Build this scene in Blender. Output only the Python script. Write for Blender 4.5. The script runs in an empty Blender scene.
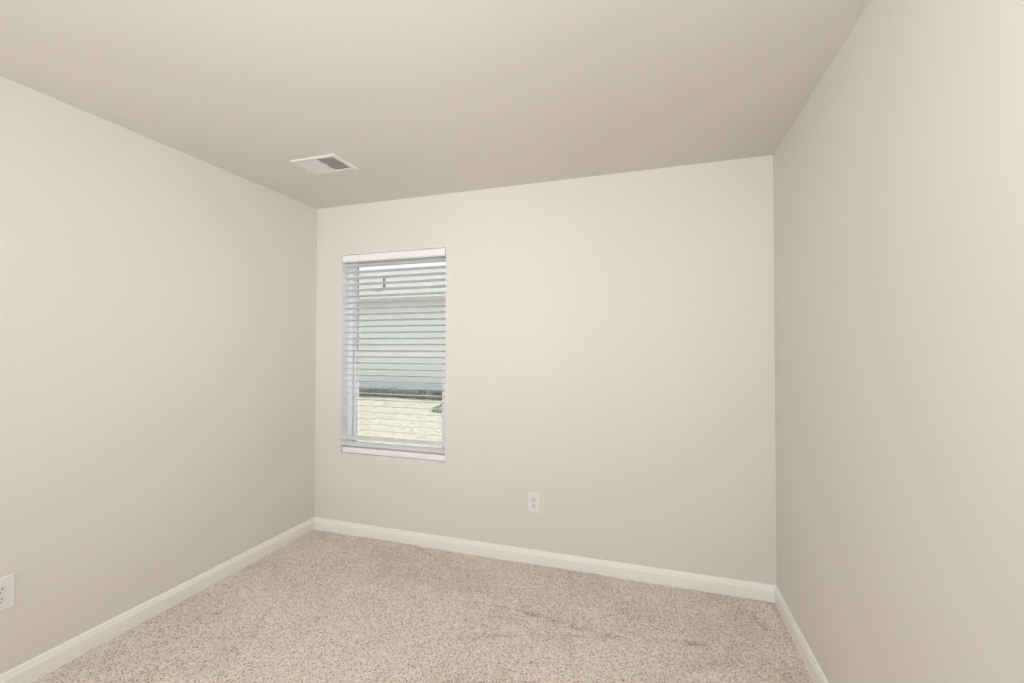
import bpy, bmesh, math, random
import numpy as np
from mathutils import Vector, Matrix

random.seed(7)
rng = np.random.default_rng(7)
scene = bpy.context.scene
COL = scene.collection

# ------------------------------------------------------------------ camera
W = 3.087          # room width (x), back wall is the plane y = 0
H = 2.44           # ceiling height
YF = -6.2         # wall behind the camera
cam_d = bpy.data.cameras.new('camera')
cam = bpy.data.objects.new('camera', cam_d)
COL.objects.link(cam)
cam_d.sensor_width = 36.0
cam_d.lens = 36.0 * 431.05 / 1024.0
cam_d.clip_start = 0.02
YAW, PITCH, ROLL = 0.3097, 0.0166, 0.0018
r = Vector((math.cos(YAW), math.sin(YAW), 0))
fw = Vector((-math.sin(YAW), math.cos(YAW), 0))
up = Vector((0, 0, 1))
f2 = fw * math.cos(PITCH) + up * math.sin(PITCH)
u2 = up * math.cos(PITCH) - fw * math.sin(PITCH)
r3 = r * math.cos(ROLL) + u2 * math.sin(ROLL)
u3 = u2 * math.cos(ROLL) - r * math.sin(ROLL)
M = Matrix(((r3.x, u3.x, -f2.x), (r3.y, u3.y, -f2.y), (r3.z, u3.z, -f2.z))).to_4x4()
M.translation = Vector((2.436, -2.6886, 1.3675))
cam.matrix_world = M
scene.camera = cam

# ------------------------------------------------------------------ world, sun, lamps, exposure
world = bpy.data.worlds.new('world'); scene.world = world
world.use_nodes = True
wn = world.node_tree.nodes; wl = world.node_tree.links
bg = wn['Background']
sky = wn.new('ShaderNodeTexSky'); sky.sky_type = 'HOSEK_WILKIE'
sky.sun_direction = Vector((0.62, 0.14, 0.77)).normalized(); sky.turbidity = 5.0; sky.ground_albedo = 0.4
mixw = wn.new('ShaderNodeMixRGB'); mixw.inputs[0].default_value = 0.55
mixw.inputs[2].default_value = (0.95, 0.98, 1.0, 1)
wl.new(sky.outputs[0], mixw.inputs[1]); wl.new(mixw.outputs[0], bg.inputs[0])
bg.inputs[1].default_value = 2.2

def light(name, kind, loc, energy, color=(1, 1, 1), **kw):
    d = bpy.data.lights.new(name, kind); d.energy = energy; d.color = color
    for k, v in kw.items(): setattr(d, k, v)
    o = bpy.data.objects.new(name, d); COL.objects.link(o); o.location = loc
    return o
sun = light('sun', 'SUN', (0, 6, 8), 3.8, (1, 0.95, 0.86), angle=0.01)
sun.rotation_euler = Vector((0.62, 0.14, 0.77)).to_track_quat('Z', 'Y').to_euler()
# unseen panels behind the camera: flash, plus fills added to brighten the walls
def panel(name, loc, energy, sx, sy, aim, color=(1, 1, 1)):
    o = light(name, 'AREA', loc, energy, color, shape='RECTANGLE', size=sx, size_y=sy)
    o.rotation_euler = (-Vector(aim)).to_track_quat('Z', 'Y').to_euler()
panel('rear_fill', (1.55, -6.1, 1.3), 28.5, 2.9, 2.2, (0, 1, 0))  # added far fill for an even falloff; no window there
panel('left_fill', (0.5, -3.6, 1.9), 18, 0.8, 0.8, (0.65, 1, 0), (0.97, 0.99, 1.04))  # fill added from the left, no real fixture
panel('flash_softbox', (2.5, -2.95, 1.95), 22.5, 0.5, 0.5, (-0.35, 1, -0.1), (0.97, 0.99, 1.05))
panel('aimed_fill_left', (2.75, -3.2, 1.6), 3.6, 0.5, 0.5, (-2.7, 2.6, 0.1)); bpy.data.lights['aimed_fill_left'].spread = math.radians(70)  # unseen fill added to lift the left back corner
panel('aimed_fill_up', (1.9, -3.3, 1.0), 2.3, 0.5, 0.5, (-0.5, 2.9, 1.5)); bpy.data.lights['aimed_fill_up'].spread = math.radians(80)  # unseen fill added to lift the far ceiling

scene.view_settings.view_transform = 'Standard'
scene.view_settings.look = 'None'
scene.view_settings.exposure = 0.0
scene.view_settings.gamma = 1.0
scene.view_settings.use_curve_mapping = False

# ------------------------------------------------------------------ helpers
def mat(name, color, rough=0.6, spec=0.5, bump=None, var=None, metallic=0.0):
    """procedural Principled material; bump=(scale, strength, distance); var=(scale, colour2, lo, hi)"""
    m = bpy.data.materials.new(name); m.use_nodes = True
    n, l = m.node_tree.nodes, m.node_tree.links
    b = n['Principled BSDF']
    b.inputs['Base Color'].default_value = (*color, 1)
    b.inputs['Roughness'].default_value = rough
    b.inputs['Specular IOR Level'].default_value = spec
    b.inputs['Metallic'].default_value = metallic
    tc = n.new('ShaderNodeTexCoord')
    if var:
        t = n.new('ShaderNodeTexNoise'); t.inputs['Scale'].default_value = var[0]; t.inputs['Detail'].default_value = 4
        l.new(tc.outputs['Object'], t.inputs['Vector'])
        cr = n.new('ShaderNodeValToRGB')
        cr.color_ramp.elements[0].position = var[2]; cr.color_ramp.elements[1].position = var[3]
        cr.color_ramp.elements[0].color = (*color, 1); cr.color_ramp.elements[1].color = (*var[1], 1)
        l.new(t.outputs['Fac'], cr.inputs[0]); l.new(cr.outputs[0], b.inputs['Base Color'])
    if bump:
        t = n.new('ShaderNodeTexNoise'); t.inputs['Scale'].default_value = bump[0]; t.inputs['Detail'].default_value = 3
        l.new(tc.outputs['Object'], t.inputs['Vector'])
        bp = n.new('ShaderNodeBump'); bp.inputs['Strength'].default_value = bump[1]; bp.inputs['Distance'].default_value = bump[2]
        l.new(t.outputs['Fac'], bp.inputs['Height']); l.new(bp.outputs[0], b.inputs['Normal'])
    return m

def box(bm, x0, x1, y0, y1, z0, z1, mi=0):
    vs = [bm.verts.new(p) for p in ((x0, y0, z0), (x1, y0, z0), (x1, y1, z0), (x0, y1, z0),
                                    (x0, y0, z1), (x1, y0, z1), (x1, y1, z1), (x0, y1, z1))]
    fs = []
    for q in ((3, 2, 1, 0), (4, 5, 6, 7), (0, 1, 5, 4), (1, 2, 6, 5), (2, 3, 7, 6), (3, 0, 4, 7)):
        f = bm.faces.new([vs[i] for i in q]); f.material_index = mi; fs.append(f)
    return vs

def cyl(bm, p0, p1, rad, seg=16, rad2=None, mi=0):
    p0 = Vector(p0); p1 = Vector(p1); rad2 = rad if rad2 is None else rad2
    q = (p1 - p0).to_track_quat('Z', 'Y')
    a = [bm.verts.new(p0 + q @ Vector((rad * math.cos(t), rad * math.sin(t), 0))) for t in [2 * math.pi * i / seg for i in range(seg)]]
    b = [bm.verts.new(p1 + q @ Vector((rad2 * math.cos(t), rad2 * math.sin(t), 0))) for t in [2 * math.pi * i / seg for i in range(seg)]]
    for i in range(seg):
        j = (i + 1) % seg
        bm.faces.new((a[i], a[j], b[j], b[i])).material_index = mi
    bm.faces.new(a[::-1]).material_index = mi; bm.faces.new(b).material_index = mi

def extrude_profile(bm, prof, axis, a, b, mi=0):
    """prof: closed list of (u, v); axis 'x': (u,v)->(y,z) extruded in x; 'y': (u,v)->(x,z) extruded in y"""
    f = (lambda t, u, v: (t, u, v)) if axis == 'x' else (lambda t, u, v: (u, t, v))
    A = [bm.verts.new(f(a, u, v)) for u, v in prof]; B = [bm.verts.new(f(b, u, v)) for u, v in prof]
    n = len(prof)
    for i in range(n):
        j = (i + 1) % n
        bm.faces.new((A[i], A[j], B[j], B[i])).material_index = mi
    bm.faces.new(A[::-1]).material_index = mi; bm.faces.new(B).material_index = mi

def obj(name, bm, mats, parent=None, bevel=0.0, smooth=False, seg=2):
    bmesh.ops.recalc_face_normals(bm, faces=bm.faces)
    me = bpy.data.meshes.new(name); bm.to_mesh(me); bm.free()
    if not isinstance(mats, (list, tuple)): mats = [mats]
    for m in mats: me.materials.append(m)
    o = bpy.data.objects.new(name, me); COL.objects.link(o)
    if parent: o.parent = parent
    if bevel:
        md = o.modifiers.new('bevel', 'BEVEL'); md.width = bevel; md.segments = seg; md.limit_method = 'ANGLE'
    if smooth:
        for p in me.polygons: p.use_smooth = True
    return o

def empty(name, loc=(0, 0, 0)):
    o = bpy.data.objects.new(name, None); COL.objects.link(o); o.location = loc; o.empty_display_size = 0.1
    return o

def thing(o, label, cat, group=None):
    o['label'] = label; o['category'] = cat
    if group: o['group'] = group
    return o

def struct(o, label=None, cat=None):
    o['kind'] = 'structure'
    if label: o['label'] = label
    if cat: o['category'] = cat
    return o

# ------------------------------------------------------------------ materials
PAINT = (0.728, 0.696, 0.645)
m_wall = mat('greige_wall_paint', PAINT, 0.55, 0.35, bump=(260, 0.10, 0.002))
m_ceil = mat('greige_ceiling_paint', (0.742, 0.708, 0.65), 0.9, 0.2, bump=(180, 0.12, 0.002))
m_trim = mat('white_trim_paint', (0.88, 0.87, 0.83), 0.35, 0.5)
m_vinyl = mat('white_vinyl', (0.88, 0.90, 0.91), 0.4, 0.5)
m_gasket = mat('grey_glazing_gasket', (0.20, 0.24, 0.28), 0.6)
m_rail = mat('white_blind_rail', (0.86, 0.86, 0.85), 0.45, 0.4)
m_slat = mat('white_blind_slat', (0.88, 0.88, 0.87), 0.45, 0.4)
_n, _l = m_slat.node_tree.nodes, m_slat.node_tree.links     # thin PVC slats let a little daylight through
_t = _n.new('ShaderNodeBsdfTranslucent'); _t.inputs[0].default_value = (0.88, 0.88, 0.87, 1)
_m = _n.new('ShaderNodeMixShader'); _m.inputs[0].default_value = 0.06
_l.new(_n['Principled BSDF'].outputs[0], _m.inputs[1]); _l.new(_t.outputs[0], _m.inputs[2]); _l.new(_m.outputs[0], _n['Material Output'].inputs[0])
m_cord = mat('white_cord', (0.78, 0.78, 0.76), 0.8)
m_plate = mat('white_plastic_plate', (0.80, 0.79, 0.77), 0.35)
m_recept = mat('white_receptacle_plastic', (0.74, 0.73, 0.71), 0.35)
m_slot = mat('black_slot', (0.03, 0.025, 0.02), 0.8)
m_screw = mat('painted_screw', (0.62, 0.61, 0.59), 0.35, metallic=0.2)
m_vent = mat('white_enamel_steel', (0.80, 0.79, 0.76), 0.4)
m_duct = mat('grey_damper_steel', (0.82, 0.82, 0.80), 0.6)

def glass_mat():
    m = bpy.data.materials.new('window_glass'); m.use_nodes = True
    n, l = m.node_tree.nodes, m.node_tree.links; n.clear()
    out = n.new('ShaderNodeOutputMaterial'); mx = n.new('ShaderNodeMixShader')
    tr = n.new('ShaderNodeBsdfTransparent'); gl = n.new('ShaderNodeBsdfGlossy'); fr = n.new('ShaderNodeFresnel')
    tr.inputs[0].default_value = (0.93, 0.96, 0.96, 1); gl.inputs['Roughness'].default_value = 0.02; fr.inputs[0].default_value = 1.45
    l.new(fr.outputs[0], mx.inputs[0]); l.new(tr.outputs[0], mx.inputs[1]); l.new(gl.outputs[0], mx.inputs[2]); l.new(mx.outputs[0], out.inputs[0])
    return m
m_glass = glass_mat()

# carpet: beige cut pile, fibre tones plus dark flecks painting shade between tufts
def carpet_mat():
    m = bpy.data.materials.new('beige_carpet_pile'); m.use_nodes = True
    n, l = m.node_tree.nodes, m.node_tree.links; b = n['Principled BSDF']
    b.inputs['Roughness'].default_value = 1.0; b.inputs['Specular IOR Level'].default_value = 0.05
    b.inputs['Sheen Weight'].default_value = 0.15; b.inputs['Sheen Roughness'].default_value = 0.6
    tc = n.new('ShaderNodeTexCoord')
    v = n.new('ShaderNodeTexVoronoi'); v.inputs['Scale'].default_value = 225
    l.new(tc.outputs['Object'], v.inputs['Vector'])
    cr = n.new('ShaderNodeValToRGB'); e = cr.color_ramp.elements
    e[0].position = 0.0; e[0].color = (0.28, 0.235, 0.19, 1)
    e[1].position = 1.0; e[1].color = (0.95, 0.88, 0.79, 1)
    e.new(0.16).color = (0.48, 0.41, 0.34, 1); e.new(0.26).color = (0.735, 0.64, 0.545, 1); e.new(0.75).color = (0.82, 0.72, 0.615, 1)
    sp = n.new('ShaderNodeSeparateColor')
    l.new(v.outputs['Color'], sp.inputs[0]); l.new(sp.outputs[0], cr.inputs[0])
    at = n.new('ShaderNodeAttribute'); at.attribute_name = 'crease_shade_mottle'
    mw = n.new('ShaderNodeMixRGB'); mw.blend_type = 'MULTIPLY'; mw.inputs[2].default_value = (0.60, 0.56, 0.52, 1)  # painted crease shade and random mottling darken the pile colour
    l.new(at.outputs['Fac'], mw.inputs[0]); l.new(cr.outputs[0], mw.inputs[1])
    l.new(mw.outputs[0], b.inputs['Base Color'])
    t = n.new('ShaderNodeTexNoise'); t.inputs['Scale'].default_value = 420; t.inputs['Detail'].default_value = 2
    l.new(tc.outputs['Object'], t.inputs['Vector'])
    bp = n.new('ShaderNodeBump'); bp.inputs['Strength'].default_value = 0.6; bp.inputs['Distance'].default_value = 0.003
    l.new(t.outputs['Fac'], bp.inputs['Height']); l.new(bp.outputs[0], b.inputs['Normal'])
    return m
m_carpet = carpet_mat()

# ------------------------------------------------------------------ floor: carpet with real pile relief
def make_carpet():
    st = 0.0036
    YC = -2.9
    nx, ny = int(W / st), int(-YC / st)
    xs = np.linspace(0, W, nx); ys = np.linspace(YC, 0, ny)
    X, Y = np.meshgrid(xs, ys)
    def blurred(sig):
        a = rng.standard_normal((ny, nx)); fx = np.fft.fftfreq(nx) * 2 * np.pi; fy = np.fft.fftfreq(ny) * 2 * np.pi
        g = np.exp(-0.5 * (sig ** 2) * (fx[None, :] ** 2 + fy[:, None] ** 2))
        a = np.fft.ifft2(np.fft.fft2(a) * g).real
        return a / a.std()
    n1 = blurred(0.9)
    Z = 0.0013 * n1 - 0.0030 * np.clip(n1 - 0.7, 0, None) + 0.0008 * blurred(2.5) + 0.0012 * blurred(17) + 0.0020 * blurred(55)
    # creases where the pile parts, their shade also painted into the carpet colour
    crease_shade_mottle = [0.09 + 0.08 * blurred(30) + 0.07 * blurred(7)]
    def crease(pts, wid, dep):
        d = np.full(X.shape, 9.0)
        wob = 0.006 * blurred(8)
        for (ax, ay), (bx, by) in zip(pts[:-1], pts[1:]):
            vx, vy = bx - ax, by - ay
            t = np.clip(((X - ax) * vx + (Y - ay) * vy) / (vx * vx + vy * vy), 0, 1)
            d = np.minimum(d, np.hypot(X - ax - t * vx, Y - ay - t * vy))
        d = np.abs(d + wob)
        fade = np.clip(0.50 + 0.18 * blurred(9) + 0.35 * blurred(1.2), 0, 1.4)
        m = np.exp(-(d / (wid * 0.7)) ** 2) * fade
        crease_shade_mottle[0] += m * dep / 0.017
        return -0.35 * dep * m
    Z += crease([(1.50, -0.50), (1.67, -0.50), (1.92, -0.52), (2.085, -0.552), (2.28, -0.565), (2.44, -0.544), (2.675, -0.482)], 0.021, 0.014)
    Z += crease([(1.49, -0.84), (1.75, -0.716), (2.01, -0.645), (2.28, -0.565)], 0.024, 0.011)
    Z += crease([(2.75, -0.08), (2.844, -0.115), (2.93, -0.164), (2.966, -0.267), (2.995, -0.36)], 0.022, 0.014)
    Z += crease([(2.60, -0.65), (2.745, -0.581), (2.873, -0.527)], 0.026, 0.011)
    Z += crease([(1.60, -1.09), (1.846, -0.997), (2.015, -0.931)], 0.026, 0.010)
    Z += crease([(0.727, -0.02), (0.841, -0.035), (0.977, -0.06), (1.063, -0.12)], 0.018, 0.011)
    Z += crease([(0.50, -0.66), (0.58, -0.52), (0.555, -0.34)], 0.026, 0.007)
    # the pile dips where it is tucked under the baseboards
    e = np.minimum(np.minimum(X, W - X), -Y)
    Z -= 0.007 * np.exp(-((e - 0.02) / 0.012) ** 2)
    Z -= Z[(e > 0.1)].mean()
    V = np.stack([X, Y, Z], -1).reshape(-1, 3).astype(np.float32)
    i = np.arange(nx * ny).reshape(ny, nx)
    F = np.stack([i[:-1, :-1], i[:-1, 1:], i[1:, 1:], i[1:, :-1]], -1).reshape(-1, 4)
    me = bpy.data.meshes.new('floor')
    me.vertices.add(len(V)); me.vertices.foreach_set('co', V.ravel())
    me.loops.add(F.size); me.loops.foreach_set('vertex_index', F.ravel().astype(np.int32))
    me.polygons.add(len(F)); me.polygons.foreach_set('loop_start', np.arange(0, F.size, 4, dtype=np.int32))
    me.polygons.foreach_set('loop_total', np.full(len(F), 4, dtype=np.int32))
    me.polygons.foreach_set('use_smooth', np.ones(len(F), dtype=bool))
    me.update(); me.validate()
    at = me.attributes.new('crease_shade_mottle', 'FLOAT', 'POINT'); at.data.foreach_set('value', np.clip(crease_shade_mottle[0], 0, 1).astype(np.float32).ravel())
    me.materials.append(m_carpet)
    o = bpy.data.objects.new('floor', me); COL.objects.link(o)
    struct(o, 'beige cut pile carpet covering the whole floor, tuft and crease shade painted in', 'floor')
make_carpet()
bm = bmesh.new(); box(bm, -0.02, W + 0.02, YF, -2.9, -0.03, 0.0)
struct(obj('floor', bm, m_carpet), 'beige carpet continuing behind the camera', 'floor')
bm = bmesh.new(); box(bm, -0.15, W + 0.15, YF - 0.15, 0.15, -0.20, -0.03)
struct(obj('floor', bm, mat('concrete_slab', (0.4, 0.39, 0.37), 0.9)), 'concrete slab under the carpet', 'floor')

# ------------------------------------------------------------------ walls and ceiling
X1, X2, Z1, Z2 = 0.2270, 1.0949, 0.586, 2.0695      # window opening
TH = 0.15
bm = bmesh.new()
xs_ = [-TH, X1, X2, W + TH]; zs_ = [-0.2, Z1, Z2, H]
def gridface(y, flip):
    for i in range(3):
        for k in range(3):
            if i == 1 and k == 1: continue
            q = [(xs_[i], y, zs_[k]), (xs_[i + 1], y, zs_[k]), (xs_[i + 1], y, zs_[k + 1]), (xs_[i], y, zs_[k + 1])]
            bm.faces.new([bm.verts.new(p) for p in (q[::-1] if flip else q)])
gridface(0, False); gridface(TH, True)
def quad(*p): bm.faces.new([bm.verts.new(q) for q in p])
quad((X1, 0, Z1), (X1, TH, Z1), (X1, TH, Z2), (X1, 0, Z2)); quad((X2, 0, Z1), (X2, 0, Z2), (X2, TH, Z2), (X2, TH, Z1))
quad((X1, 0, Z1), (X2, 0, Z1), (X2, TH, Z1), (X1, TH, Z1)); quad((X1, 0, Z2), (X1, TH, Z2), (X2, TH, Z2), (X2, 0, Z2))
quad((-TH, 0, -0.2), (-TH, 0, H), (-TH, TH, H), (-TH, TH, -0.2)); quad((W + TH, 0, -0.2), (W + TH, TH, -0.2), (W + TH, TH, H), (W + TH, 0, H))
bmesh.ops.remove_doubles(bm, verts=bm.verts, dist=1e-5)
struct(obj('wall_back', bm, m_wall), 'greige back wall with the window and an outlet', 'wall')
bm = bmesh.new(); box(bm, -TH, 0, YF, 0, -0.2, H); struct(obj('wall_left', bm, m_wall), 'greige left wall with an outlet near the photo edge', 'wall')
bm = bmesh.new(); box(bm, W, W + TH, YF, 0, -0.2, H); struct(obj('wall_right', bm, m_wall), 'plain greige right wall', 'wall')
bm = bmesh.new(); box(bm, -TH, W + TH, YF - TH, YF, -0.2, H); struct(obj('wall_front', bm, m_wall), 'greige wall behind the camera', 'wall')
bm = bmesh.new(); box(bm, -TH, W + TH, YF - TH, TH, H, H + 0.15); struct(obj('ceiling', bm, m_ceil), 'flat greige ceiling with a supply vent', 'ceiling')

# baseboards: 3 1/4 in colonial profile (u = distance from wall, v = height)
BP = [(0, -0.012), (0.0135, -0.012), (0.0135, 0.055), (0.0128, 0.0575), (0.0100, 0.0660), (0.0095, 0.0690), (0.0090, 0.0720),
      (0.0065, 0.0790), (0.0040, 0.0825), (0, 0.0835)]
bm = bmesh.new(); extrude_profile(bm, [(-u, v) for u, v in BP], 'x', 0.0, W); struct(obj('baseboard_back', bm, m_trim), 'white baseboard along the back wall', 'baseboard')
bm = bmesh.new(); extrude_profile(bm, [(u, v) for u, v in BP], 'y', YF, -0.0005); struct(obj('baseboard_left', bm, m_trim), 'white baseboard along the left wall', 'baseboard')
bm = bmesh.new(); extrude_profile(bm, [(W - u, v) for u, v in BP], 'y', YF, -0.0005); struct(obj('baseboard_right', bm, m_trim), 'white baseboard along the right wall', 'baseboard')

# ------------------------------------------------------------------ window
win = empty('window_1', (X1, 0.11, Z1)); struct(win, 'white vinyl single hung window in the back wall behind the blind', 'window')
WM = Matrix.Translation((-X1, -0.11, -Z1))
def wobj(name, bm, mats, parent, bevel=0.0):
    bm.transform(WM) if parent is win else None
    o = obj(name, bm, mats, parent, bevel); return o
bm = bmesh.new()      # thin white liner on the jambs and head of the recess
for q in ((X1, X1 + 0.002, Z1, Z2), (X2 - 0.002, X2, Z1, Z2), (X1 + 0.002, X2 - 0.002, Z2 - 0.002, Z2), (X1 + 0.002, X2 - 0.002, Z1, Z1 + 0.002)):
    box(bm, q[0], q[1], 0.002, 0.086, q[2], q[3])
wobj('jamb_liner', bm, m_vinyl, win)
FW = 0.039
bm = bmesh.new()      # outer frame, stepped
for (a, b, c, d) in ((X1, X1 + FW, Z1, Z2), (X2 - FW, X2, Z1, Z2), (X1 + FW, X2 - FW, Z2 - FW, Z2), (X1 + FW, X2 - FW, Z1, Z1 + 0.03)):
    box(bm, a, b, 0.085, 0.149, c, d)
wobj('window_frame', bm, m_vinyl, win, 0.002)
ZM = 1.322
bm = bmesh.new()      # lower sash
a, b, c, d = X1 + FW, X2 - FW, Z1 + 0.03, ZM + 0.022
SW = 0.033
for q in ((a + 0.005, a + SW, c, d), (b - SW, b - 0.005, c, d), (a + SW, b - SW, c, c + 0.04), (a + SW, b - SW, ZM - 0.022, d)):
    box(bm, q[0], q[1], 0.095, 0.120, q[2], q[3])
ls = wobj('lower_sash', bm, m_vinyl, win, 0.002)
def pane(name, parent, x0, x1, z0, z1, y):
    bm = bmesh.new(); box(bm, x0, x1, y, y + 0.004, z0, z1); bm.transform(WM); return obj(name, bm, m_glass, parent)
def gasket(parent, x0, x1, z0, z1, y, w=0.0035):
    bm = bmesh.new()
    for q in ((x0, x0 + w, z0, z1), (x1 - w, x1, z0, z1), (x0 + w, x1 - w, z0, z0 + w), (x0 + w, x1 - w, z1 - w, z1)):
        box(bm, q[0], q[1], y - 0.0015, y + 0.0055, q[2], q[3])
    bm.transform(WM); return obj('gasket', bm, m_gasket, parent)
pane('lower_pane', ls, a + SW, b - SW, c + 0.04, ZM - 0.022, 0.106)
bm = bmesh.new()  # dark strips standing in for the shaded gap beside the sash
for q in ((a, a + 0.005), (b - 0.005, b)): box(bm, q[0], q[1], 0.100, 0.118, c, d)
bm.transform(WM); obj('gap_shade_strip', bm, m_gasket, win)
bm = bmesh.new()      # narrow fixed upper sash
UW = 0.009
for q in ((a, a + UW, ZM - 0.02, Z2 - FW), (b - UW, b, ZM - 0.02, Z2 - FW), (a + UW, b - UW, Z2 - FW - UW, Z2 - FW), (a + UW, b - UW, ZM - 0.02, ZM + 0.012)):
    box(bm, q[0], q[1], 0.122, 0.146, q[2], q[3])
us = wobj('upper_sash', bm, m_vinyl, win, 0.0015)
pane('upper_pane', us, a + UW, b - UW, ZM + 0.012, Z2 - FW - UW, 0.132)
gasket(us, a + UW, b - UW, ZM + 0.012, Z2 - FW - UW, 0.132)
bm = bmesh.new()      # cam lock on the meeting rail
xm = (X1 + X2) / 2
box(bm, xm - 0.03, xm + 0.03, 0.088, 0.112, ZM + 0.022, ZM + 0.030); cyl(bm, (xm, 0.100, ZM + 0.030), (xm, 0.100, ZM + 0.040), 0.010)
wobj('sash_lock', bm, m_vinyl, win, 0.001)

# ------------------------------------------------------------------ faux wood blind, inside mount
bl = empty('window_blind', (xm, 0.03, Z1))
thing(bl, 'white two inch slatted horizontal blind with valance, hung inside the window recess', 'blind')
BM = Matrix.Translation((-xm, -0.03, -Z1))
bx0, bx1 = X1 + 0.0025, X2 - 0.004
vx = X1 + 0.010       # the valance and bottom rail stop a little short of the left jamb
def bobj(name, bm, mats, bevel=0.0, smooth=False):
    bm.transform(BM); return obj(name, bm, mats, bl, bevel, smooth)
# valance: moulded face with rounded lower corners and short returns
bm = bmesh.new()
vt, vb = Z2 - 0.006, Z2 - 0.055
def valance_outline(inset, y):
    r_ = 0.016; x0, x1, z0, z1 = vx + inset, bx1 + inset * 0 - inset, vb + inset, vt - inset
    pts = [(x0, z1), (x0, z0 + r_)]
    pts += [(x0 + r_ - r_ * math.cos(t), z0 + r_ - r_ * math.sin(t)) for t in [math.pi / 2 * k / 5 for k in range(1, 6)]]
    pts += [(x1, z0), (x1, z1)]
    return [bm.verts.new((px, y, pz)) for px, pz in pts]
A = valance_outline(0.0, 0.004); B = valance_outline(0.0, -0.003); C_ = valance_outline(0.004, -0.006); D = valance_outline(0.010, -0.006)
for P, Q in ((A, B), (B, C_), (C_, D)):
    for i in range(len(P)):
        j = (i + 1) % len(P); bm.faces.new((P[i], P[j], Q[j], Q[i]))
bm.faces.new(D); bm.faces.new(A[::-1])
bobj('valance', bm, m_rail)
bm = bmesh.new(); box(bm, bx0 + 0.004, bx1 - 0.004, 0.006, 0.056, Z2 - 0.058, Z2 - 0.004); bobj('headrail', bm, m_vinyl, 0.002)
# slats
bm = bmesh.new()
NS = 30
def slat(bm, zc, tilt, y0=0.031):
    n = 6; w = 0.050; t = 0.0028
    top, bot = [], []
    for k in range(n + 1):
        s = (k / n - 0.5) * w
        crown = 0.0016 * (1 - (2 * s / w) ** 2)
        y = y0 + s * math.cos(tilt); z = zc - s * math.sin(tilt) + crown
        top.append((y, z + t / 2)); bot.append((y, z - t / 2))
    extrude_profile(bm, top + bot[::-1], 'x', bx0, bx1)
sl_z = [0.762 + 0.0453 * k for k in range(27, -1, -1)] + [0.702, 0.656]
for i, z in enumerate(sl_z):
    tilt = math.radians(12.5)
    if i >= NS - 2: tilt = math.radians(-22)
    slat(bm, z, tilt + math.radians(random.uniform(-0.8, 0.8)))
bobj('slats', bm, m_slat)
bm = bmesh.new(); box(bm, vx, bx1, 0.007, 0.057, Z1 + 0.006, Z1 + 0.046); bobj('bottom_rail', bm, m_rail, 0.004)
for xc in (X1 + 0.14, xm, X2 - 0.14):
    bm = bmesh.new()
    for y in (0.0045, 0.0575):
        cyl(bm, (xc, y, Z1 + 0.02), (xc, y, Z2 - 0.03), 0.0007, 6)
    for z in sl_z:
        cyl(bm, (xc, 0.0045, z - 0.0008), (xc, 0.0575, z - 0.009), 0.0005, 5)
    bobj('ladder_cord', bm, m_cord)

# ------------------------------------------------------------------ duplex outlets
def outlet(loc, rotz, w, h, label):
    """plate in the local xz plane facing -y"""
    t = thing(empty('wall_outlet', loc), label, 'outlet'); t.rotation_euler = (0, 0, rotz)
    bm = bmesh.new()
    r0 = 0.004
    def ring(ins, y):
        pts = []
        for cx_, cz_, a0 in ((w / 2 - r0, h / 2 - r0, 0), (-w / 2 + r0, h / 2 - r0, 90), (-w / 2 + r0, -h / 2 + r0, 180), (w / 2 - r0, -h / 2 + r0, 270)):
            for k in range(4):
                an = math.radians(a0 + 30 * k); rr = r0
                sx = (w / 2 - ins) / (w / 2); sz = (h / 2 - ins) / (h / 2)
                pts.append(bm.verts.new(((cx_ + rr * math.cos(an)) * sx, y, (cz_ + rr * math.sin(an)) * sz)))
        return pts
    R = [ring(0, 0), ring(0, -0.003), ring(0.0015, -0.0050), ring(0.005, -0.0065)]
    for P, Q in zip(R[:-1], R[1:]):
        for i in range(len(P)):
            j = (i + 1) % len(P); bm.faces.new((P[i], P[j], Q[j], Q[i]))
    bm.faces.new(R[-1]); bm.faces.new(R[0][::-1])
    obj('cover_plate', bm, m_plate, t)
    for s in (1, -1):
        zc = s * 0.0195
        bm = bmesh.new()
        pts = [(0.0172 * math.cos(a), max(-0.0142, min(0.0142, 0.0172 * math.sin(a)))) for a in [2 * math.pi * k / 32 for k in range(32)]]
        f = [bm.verts.new((px, -0.0086, zc + pz)) for px, pz in pts]; g = [bm.verts.new((px, -0.0055, zc + pz)) for px, pz in pts]
        bm.faces.new(f)
        for i in range(32): bm.faces.new((f[i], f[(i + 1) % 32], g[(i + 1) % 32], g[i]))
        rc = obj('receptacle', bm, m_recept, t)
        bm = bmesh.new()
        box(bm, -0.0078, -0.0054, -0.0090, -0.0080, zc - 0.0012, zc + 0.0082)
        box(bm, 0.0054, 0.0076, -0.0090, -0.0080, zc - 0.0004, zc + 0.0074)
        cyl(bm, (0, -0.0080, zc - 0.0078), (0, -0.0090, zc - 0.0078), 0.0030, 12)
        obj('slots', bm, m_slot, rc)
    bm = bmesh.new(); cyl(bm, (0, -0.006, 0), (0, -0.0078, 0), 0.0032, 14, 0.0026)
    obj('screw', bm, m_screw, t)
    return t
outlet((1.7265, 0, 0.3840), 0, 0.0813, 0.1326, 'white duplex outlet on the back wall to the right of the window')
outlet((0, -1.6765, 0.3970), math.radians(90), 0.092, 0.1310, 'white duplex outlet on the left wall, cut by the left edge of the photo')

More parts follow.
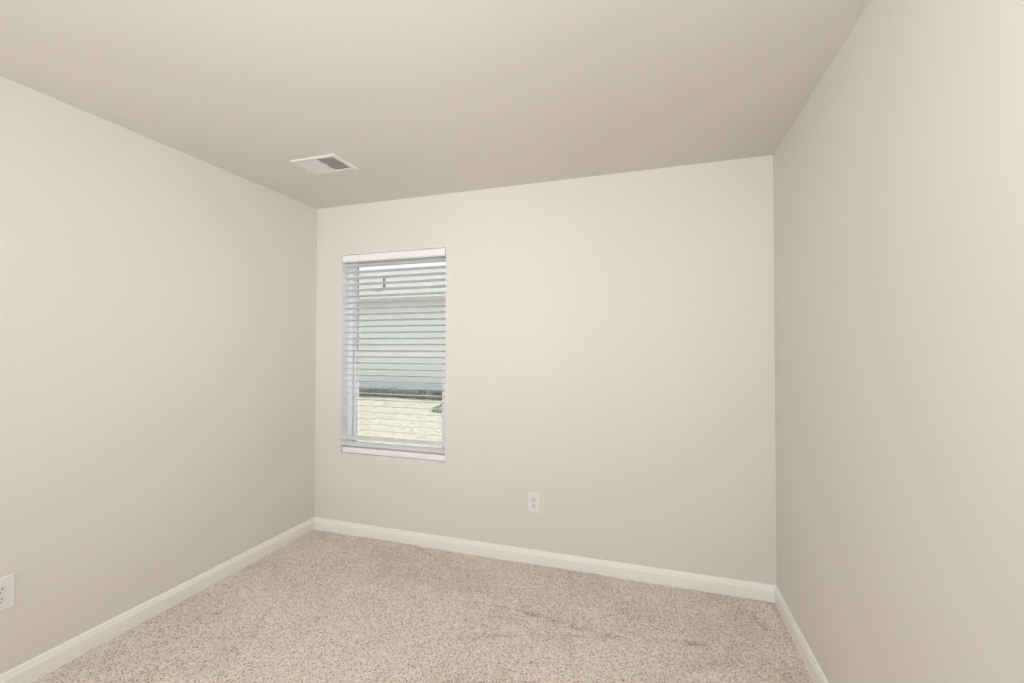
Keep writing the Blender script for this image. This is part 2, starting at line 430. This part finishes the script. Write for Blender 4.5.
# ------------------------------------------------------------------ ceiling supply vent
vx0, vx1, vy0, vy1 = 0.482, 0.784, -0.747, -0.539
vc = Vector(((vx0 + vx1) / 2, (vy0 + vy1) / 2, H))
vent = thing(empty('ceiling_vent', vc), 'white two way supply register on the ceiling near the left wall', 'vent')
hx, hy = (vx1 - vx0) / 2, (vy1 - vy0) / 2
ox, oy = hx - 0.030, hy - 0.029
bm = bmesh.new()   # flange with sloping edge, opening in the middle
def rect(hx_, hy_, z): return [bm.verts.new(p) for p in ((-hx_, -hy_, z), (hx_, -hy_, z), (hx_, hy_, z), (-hx_, hy_, z))]
R = [rect(hx, hy, 0), rect(hx, hy, -0.0015), rect(hx - 0.008, hy - 0.008, -0.0065), rect(ox + 0.003, oy + 0.003, -0.0065), rect(ox, oy, -0.004), rect(ox, oy, -0.0002)]
for P, Q in zip(R[:-1], R[1:]):
    for i in range(4): bm.faces.new((P[i], P[(i + 1) % 4], Q[(i + 1) % 4], Q[i]))
obj('flange', bm, m_vent, vent)
bm = bmesh.new(); box(bm, -0.009, 0.009, -oy, oy, -0.0060, -0.0005); obj('centre_bar', bm, m_vent, vent, 0.001)
bm = bmesh.new(); box(bm, -ox, ox, -oy, oy, -0.0004, -0.0001); obj('damper_plate', bm, m_duct, vent)
def louvers(x0, x1, lean):
    bm = bmesh.new(); n = 13; ht = 0.0062
    for k in range(n):
        xc = x0 + (x1 - x0) * (k + 0.5) / n
        dx = lean * 0.0045
        P = [(xc - dx, -0.0004), (xc - dx + 0.0009, -0.0004), (xc + dx + 0.0009, -ht), (xc + dx, -ht)]
        extrude_profile(bm, P, 'y', -oy, oy)
    return bm
lb = obj('louver_bank', louvers(-ox, -0.009, -1), m_vent, vent)
lb = obj('louver_bank', louvers(0.009, ox, 1), m_vent, vent)
bm = bmesh.new()
cyl(bm, (-hx + 0.010, 0.028, -0.005), (-hx + 0.008, 0.028, -0.010), 0.0022, 8); box(bm, -hx + 0.002, -hx + 0.014, 0.022, 0.034, -0.015, -0.008)
obj('damper_lever', bm, m_vent, vent, 0.0008)
for sx in (-1, 1):
    bm = bmesh.new(); cyl(bm, (sx * (hx - 0.016), 0.0, -0.0062), (sx * (hx - 0.016), 0.0, -0.0080), 0.0035, 12, 0.0026)
    obj('screw', bm, m_vent, vent)

# ------------------------------------------------------------------ outdoors
GZ = -0.21
m_lawn = mat('dormant_lawn', (0.60, 0.55, 0.46), 0.95, 0.1, bump=(60, 0.8, 0.03), var=(9, (0.42, 0.37, 0.27), 0.52, 0.62))
nx, ny = 180, 130
xs = np.linspace(-30, 16, nx); ys = np.linspace(0.16, 30, ny)
X, Y = np.meshgrid(xs, ys)
Z = GZ + 0.02 * np.sin(X * 1.3 + Y) + 0.015 * np.sin(Y * 2.1 - X * .6) + 0.008 * rng.standard_normal(X.shape)
me = bpy.data.meshes.new('lawn')
i = np.arange(nx * ny).reshape(ny, nx)
F = np.stack([i[:-1, :-1], i[:-1, 1:], i[1:, 1:], i[1:, :-1]], -1).reshape(-1, 4)
me.from_pydata(np.stack([X, Y, Z], -1).reshape(-1, 3).tolist(), [], F.tolist()); me.materials.append(m_lawn)
for p in me.polygons: p.use_smooth = True
lo = bpy.data.objects.new('ground', me); COL.objects.link(lo)
struct(lo, 'pale sunlit lawn outside the window', 'lawn')

# eave and outer soffit of our own house, above the window
m_soff = mat('soffit_white', (0.7, 0.7, 0.68), 0.7)
hs = empty('neighbor_house', (-6.0, 10.0, GZ))
thing(hs, 'single storey neighbour house with pale lap siding seen through the blind', 'house')
HM = Matrix.Translation((6.0, -10.0, -GZ))
def hobj(name, bm, mats, parent=hs, bevel=0.0):
    bm.transform(HM); return obj(name, bm, mats, parent, bevel)
m_siding = mat('pale_blue_grey_siding', (0.72, 0.72, 0.70), 0.6, 0.3)
m_shing = mat('light_grey_shingles', (0.46, 0.455, 0.44), 0.9, 0.1, bump=(30, 0.4, 0.01), var=(18, (0.42, 0.415, 0.40), 0.4, 0.6))
m_found = mat('foundation', (0.5, 0.49, 0.46), 0.9)
hx0, hx1 = -20.0, 4.0; hy0, hy1 = 10.0, 18.0; ez = 2.89
bm = bmesh.new()
prof = [(hy0 + 0.15, GZ + 0.15)]
z = GZ + 0.15
while z < ez:
    prof += [(hy0 - 0.014, z), (hy0, z + 0.115)]; z += 0.115
prof += [(hy0 + 0.15, z)]
extrude_profile(bm, prof, 'x', hx0, hx1)
box(bm, hx0, hx0 + 0.1, hy0 + 0.15, hy1, GZ + 0.15, z); box(bm, hx1 - 0.1, hx1, hy0 + 0.15, hy1, GZ + 0.15, z); box(bm, hx0, hx1, hy1 - 0.1, hy1, GZ + 0.15, z)
hobj('siding', bm, m_siding)
bm = bmesh.new(); box(bm, hx0 + 0.02, hx1 - 0.02, hy0 + 0.02, hy1 - 0.02, GZ - 0.1, GZ + 0.15); hobj('foundation', bm, m_found)
bm = bmesh.new(); box(bm, hx0 - 0.3, hx1 + 0.3, hy0 - 0.36, hy0, ez + 0.03, ez + 0.06); hobj('soffit', bm, m_soff)
bm = bmesh.new(); extrude_profile(bm, [(hy0 - 0.38, ez + 0.01), (hy0 - 0.36, ez + 0.01), (hy0 - 0.36, ez + 0.16), (hy0 - 0.38, ez + 0.16)], 'x', hx0 - 0.3, hx1 + 0.3); hobj('fascia', bm, m_soff)
sl = 0.40; ry = (hy0 + hy1) / 2
bm = bmesh.new()
e0 = ez + 0.16
extrude_profile(bm, [(hy0 - 0.42, e0 - 0.02), (ry, e0 + sl * (ry - hy0 + 0.42)), (hy1 + 0.42, e0 - 0.02), (hy1 + 0.42, e0 - 0.06), (ry, e0 + sl * (ry - hy0 + 0.42) - 0.06), (hy0 - 0.42, e0 - 0.06)], 'x', hx0 - 0.35, hx1 + 0.35)
hobj('roof', bm, m_shing)
for gx in (hx0 + 0.05, hx1 - 0.05):
    bm = bmesh.new(); extrude_profile(bm, [(hy0, z - 0.02), (hy1, z - 0.02), (ry, z + sl * (ry - hy0) - 0.1)], 'x', gx - 0.04, gx + 0.04); hobj('gable', bm, m_siding)
px_, py_ = -6.79, 10.83; pz_ = e0 + sl * (py_ - hy0 + 0.42)
m_pipe = mat('dark_vent_pipe', (0.10, 0.10, 0.10), 0.6)
bm = bmesh.new(); cyl(bm, (px_, py_, pz_ - 0.08), (px_, py_, 3.97), 0.045, 14); vp = hobj('vent_pipe', bm, m_pipe)
bm = bmesh.new(); extrude_profile(bm, [(py_ - 0.30, pz_ - 0.30 * sl + 0.002), (py_ + 0.15, pz_ + 0.15 * sl + 0.002), (py_ + 0.15, pz_ + 0.15 * sl + 0.014), (py_ - 0.30, pz_ - 0.30 * sl + 0.014)], 'x', px_ - 0.16, px_ + 0.10); 
o = hobj('pipe_flashing', bm, m_pipe, vp)

def foliage(name, n, fn, leaf, mats):
    """leaf cards with a folded midrib, scattered by fn() -> point"""
    bm = bmesh.new()
    for _ in range(n):
        p = Vector(fn()); q = Matrix.Rotation(random.uniform(0, 6.28), 3, 'Z') @ Matrix.Rotation(random.uniform(-1.2, 1.2), 3, 'X') @ Matrix.Rotation(random.uniform(-.6, .6), 3, 'Y')
        s = leaf * random.uniform(0.7, 1.3)
        v = [bm.verts.new(p + q @ Vector(c) * s) for c in ((0, 0, 0), (0.28, 0.4, 0.08), (0, 1, 0), (-0.28, 0.4, 0.08))]
        f1 = bm.faces.new((v[0], v[1], v[2])); f2_ = bm.faces.new((v[0], v[2], v[3]))
        mi = random.randrange(len(mats)); f1.material_index = mi; f2_.material_index = mi
    me = bpy.data.meshes.new(name); bm.to_mesh(me); bm.free()
    for m in mats: me.materials.append(m)
    o = bpy.data.objects.new(name, me); COL.objects.link(o); return o
m_leaf = mat('hedge_leaf', (0.46, 0.49, 0.42), 0.6, 0.3); m_leaf2 = mat('hedge_leaf_light', (0.55, 0.58, 0.51), 0.6, 0.3)
def hp():
    x = random.uniform(-12, 1.0); y = random.uniform(9.42, 9.78)
    h = 0.26 + 0.03 * math.sin(x * 4) + 0.02 * math.sin(x * 11)
    return (x, y, GZ + h * random.random() ** 0.6)
hedge = foliage('low_hedge', 26000, hp, 0.06, [m_leaf, m_leaf2])
hedge['kind'] = 'stuff'
thing(hedge, 'low dark green hedge along the foot of the neighbour house', 'hedge')
def sp_():
    a = random.uniform(0, 6.28); rr = math.sqrt(random.random()); 
    return (-2.25 + 0.68 * rr * math.cos(a), 7.4 + 0.5 * rr * math.sin(a), GZ + 0.34 * (1 - rr ** 1.3) * random.uniform(0.4, 1) + 0.01)
m_sh = mat('shrub_leaf', (0.46, 0.47, 0.40), 0.6, 0.3)
shrub = foliage('low_shrub', 3500, sp_, 0.055, [m_sh, m_leaf2])
thing(shrub, 'small low green shrub on the sunlit lawn, at the right of the lower window pane', 'shrub')
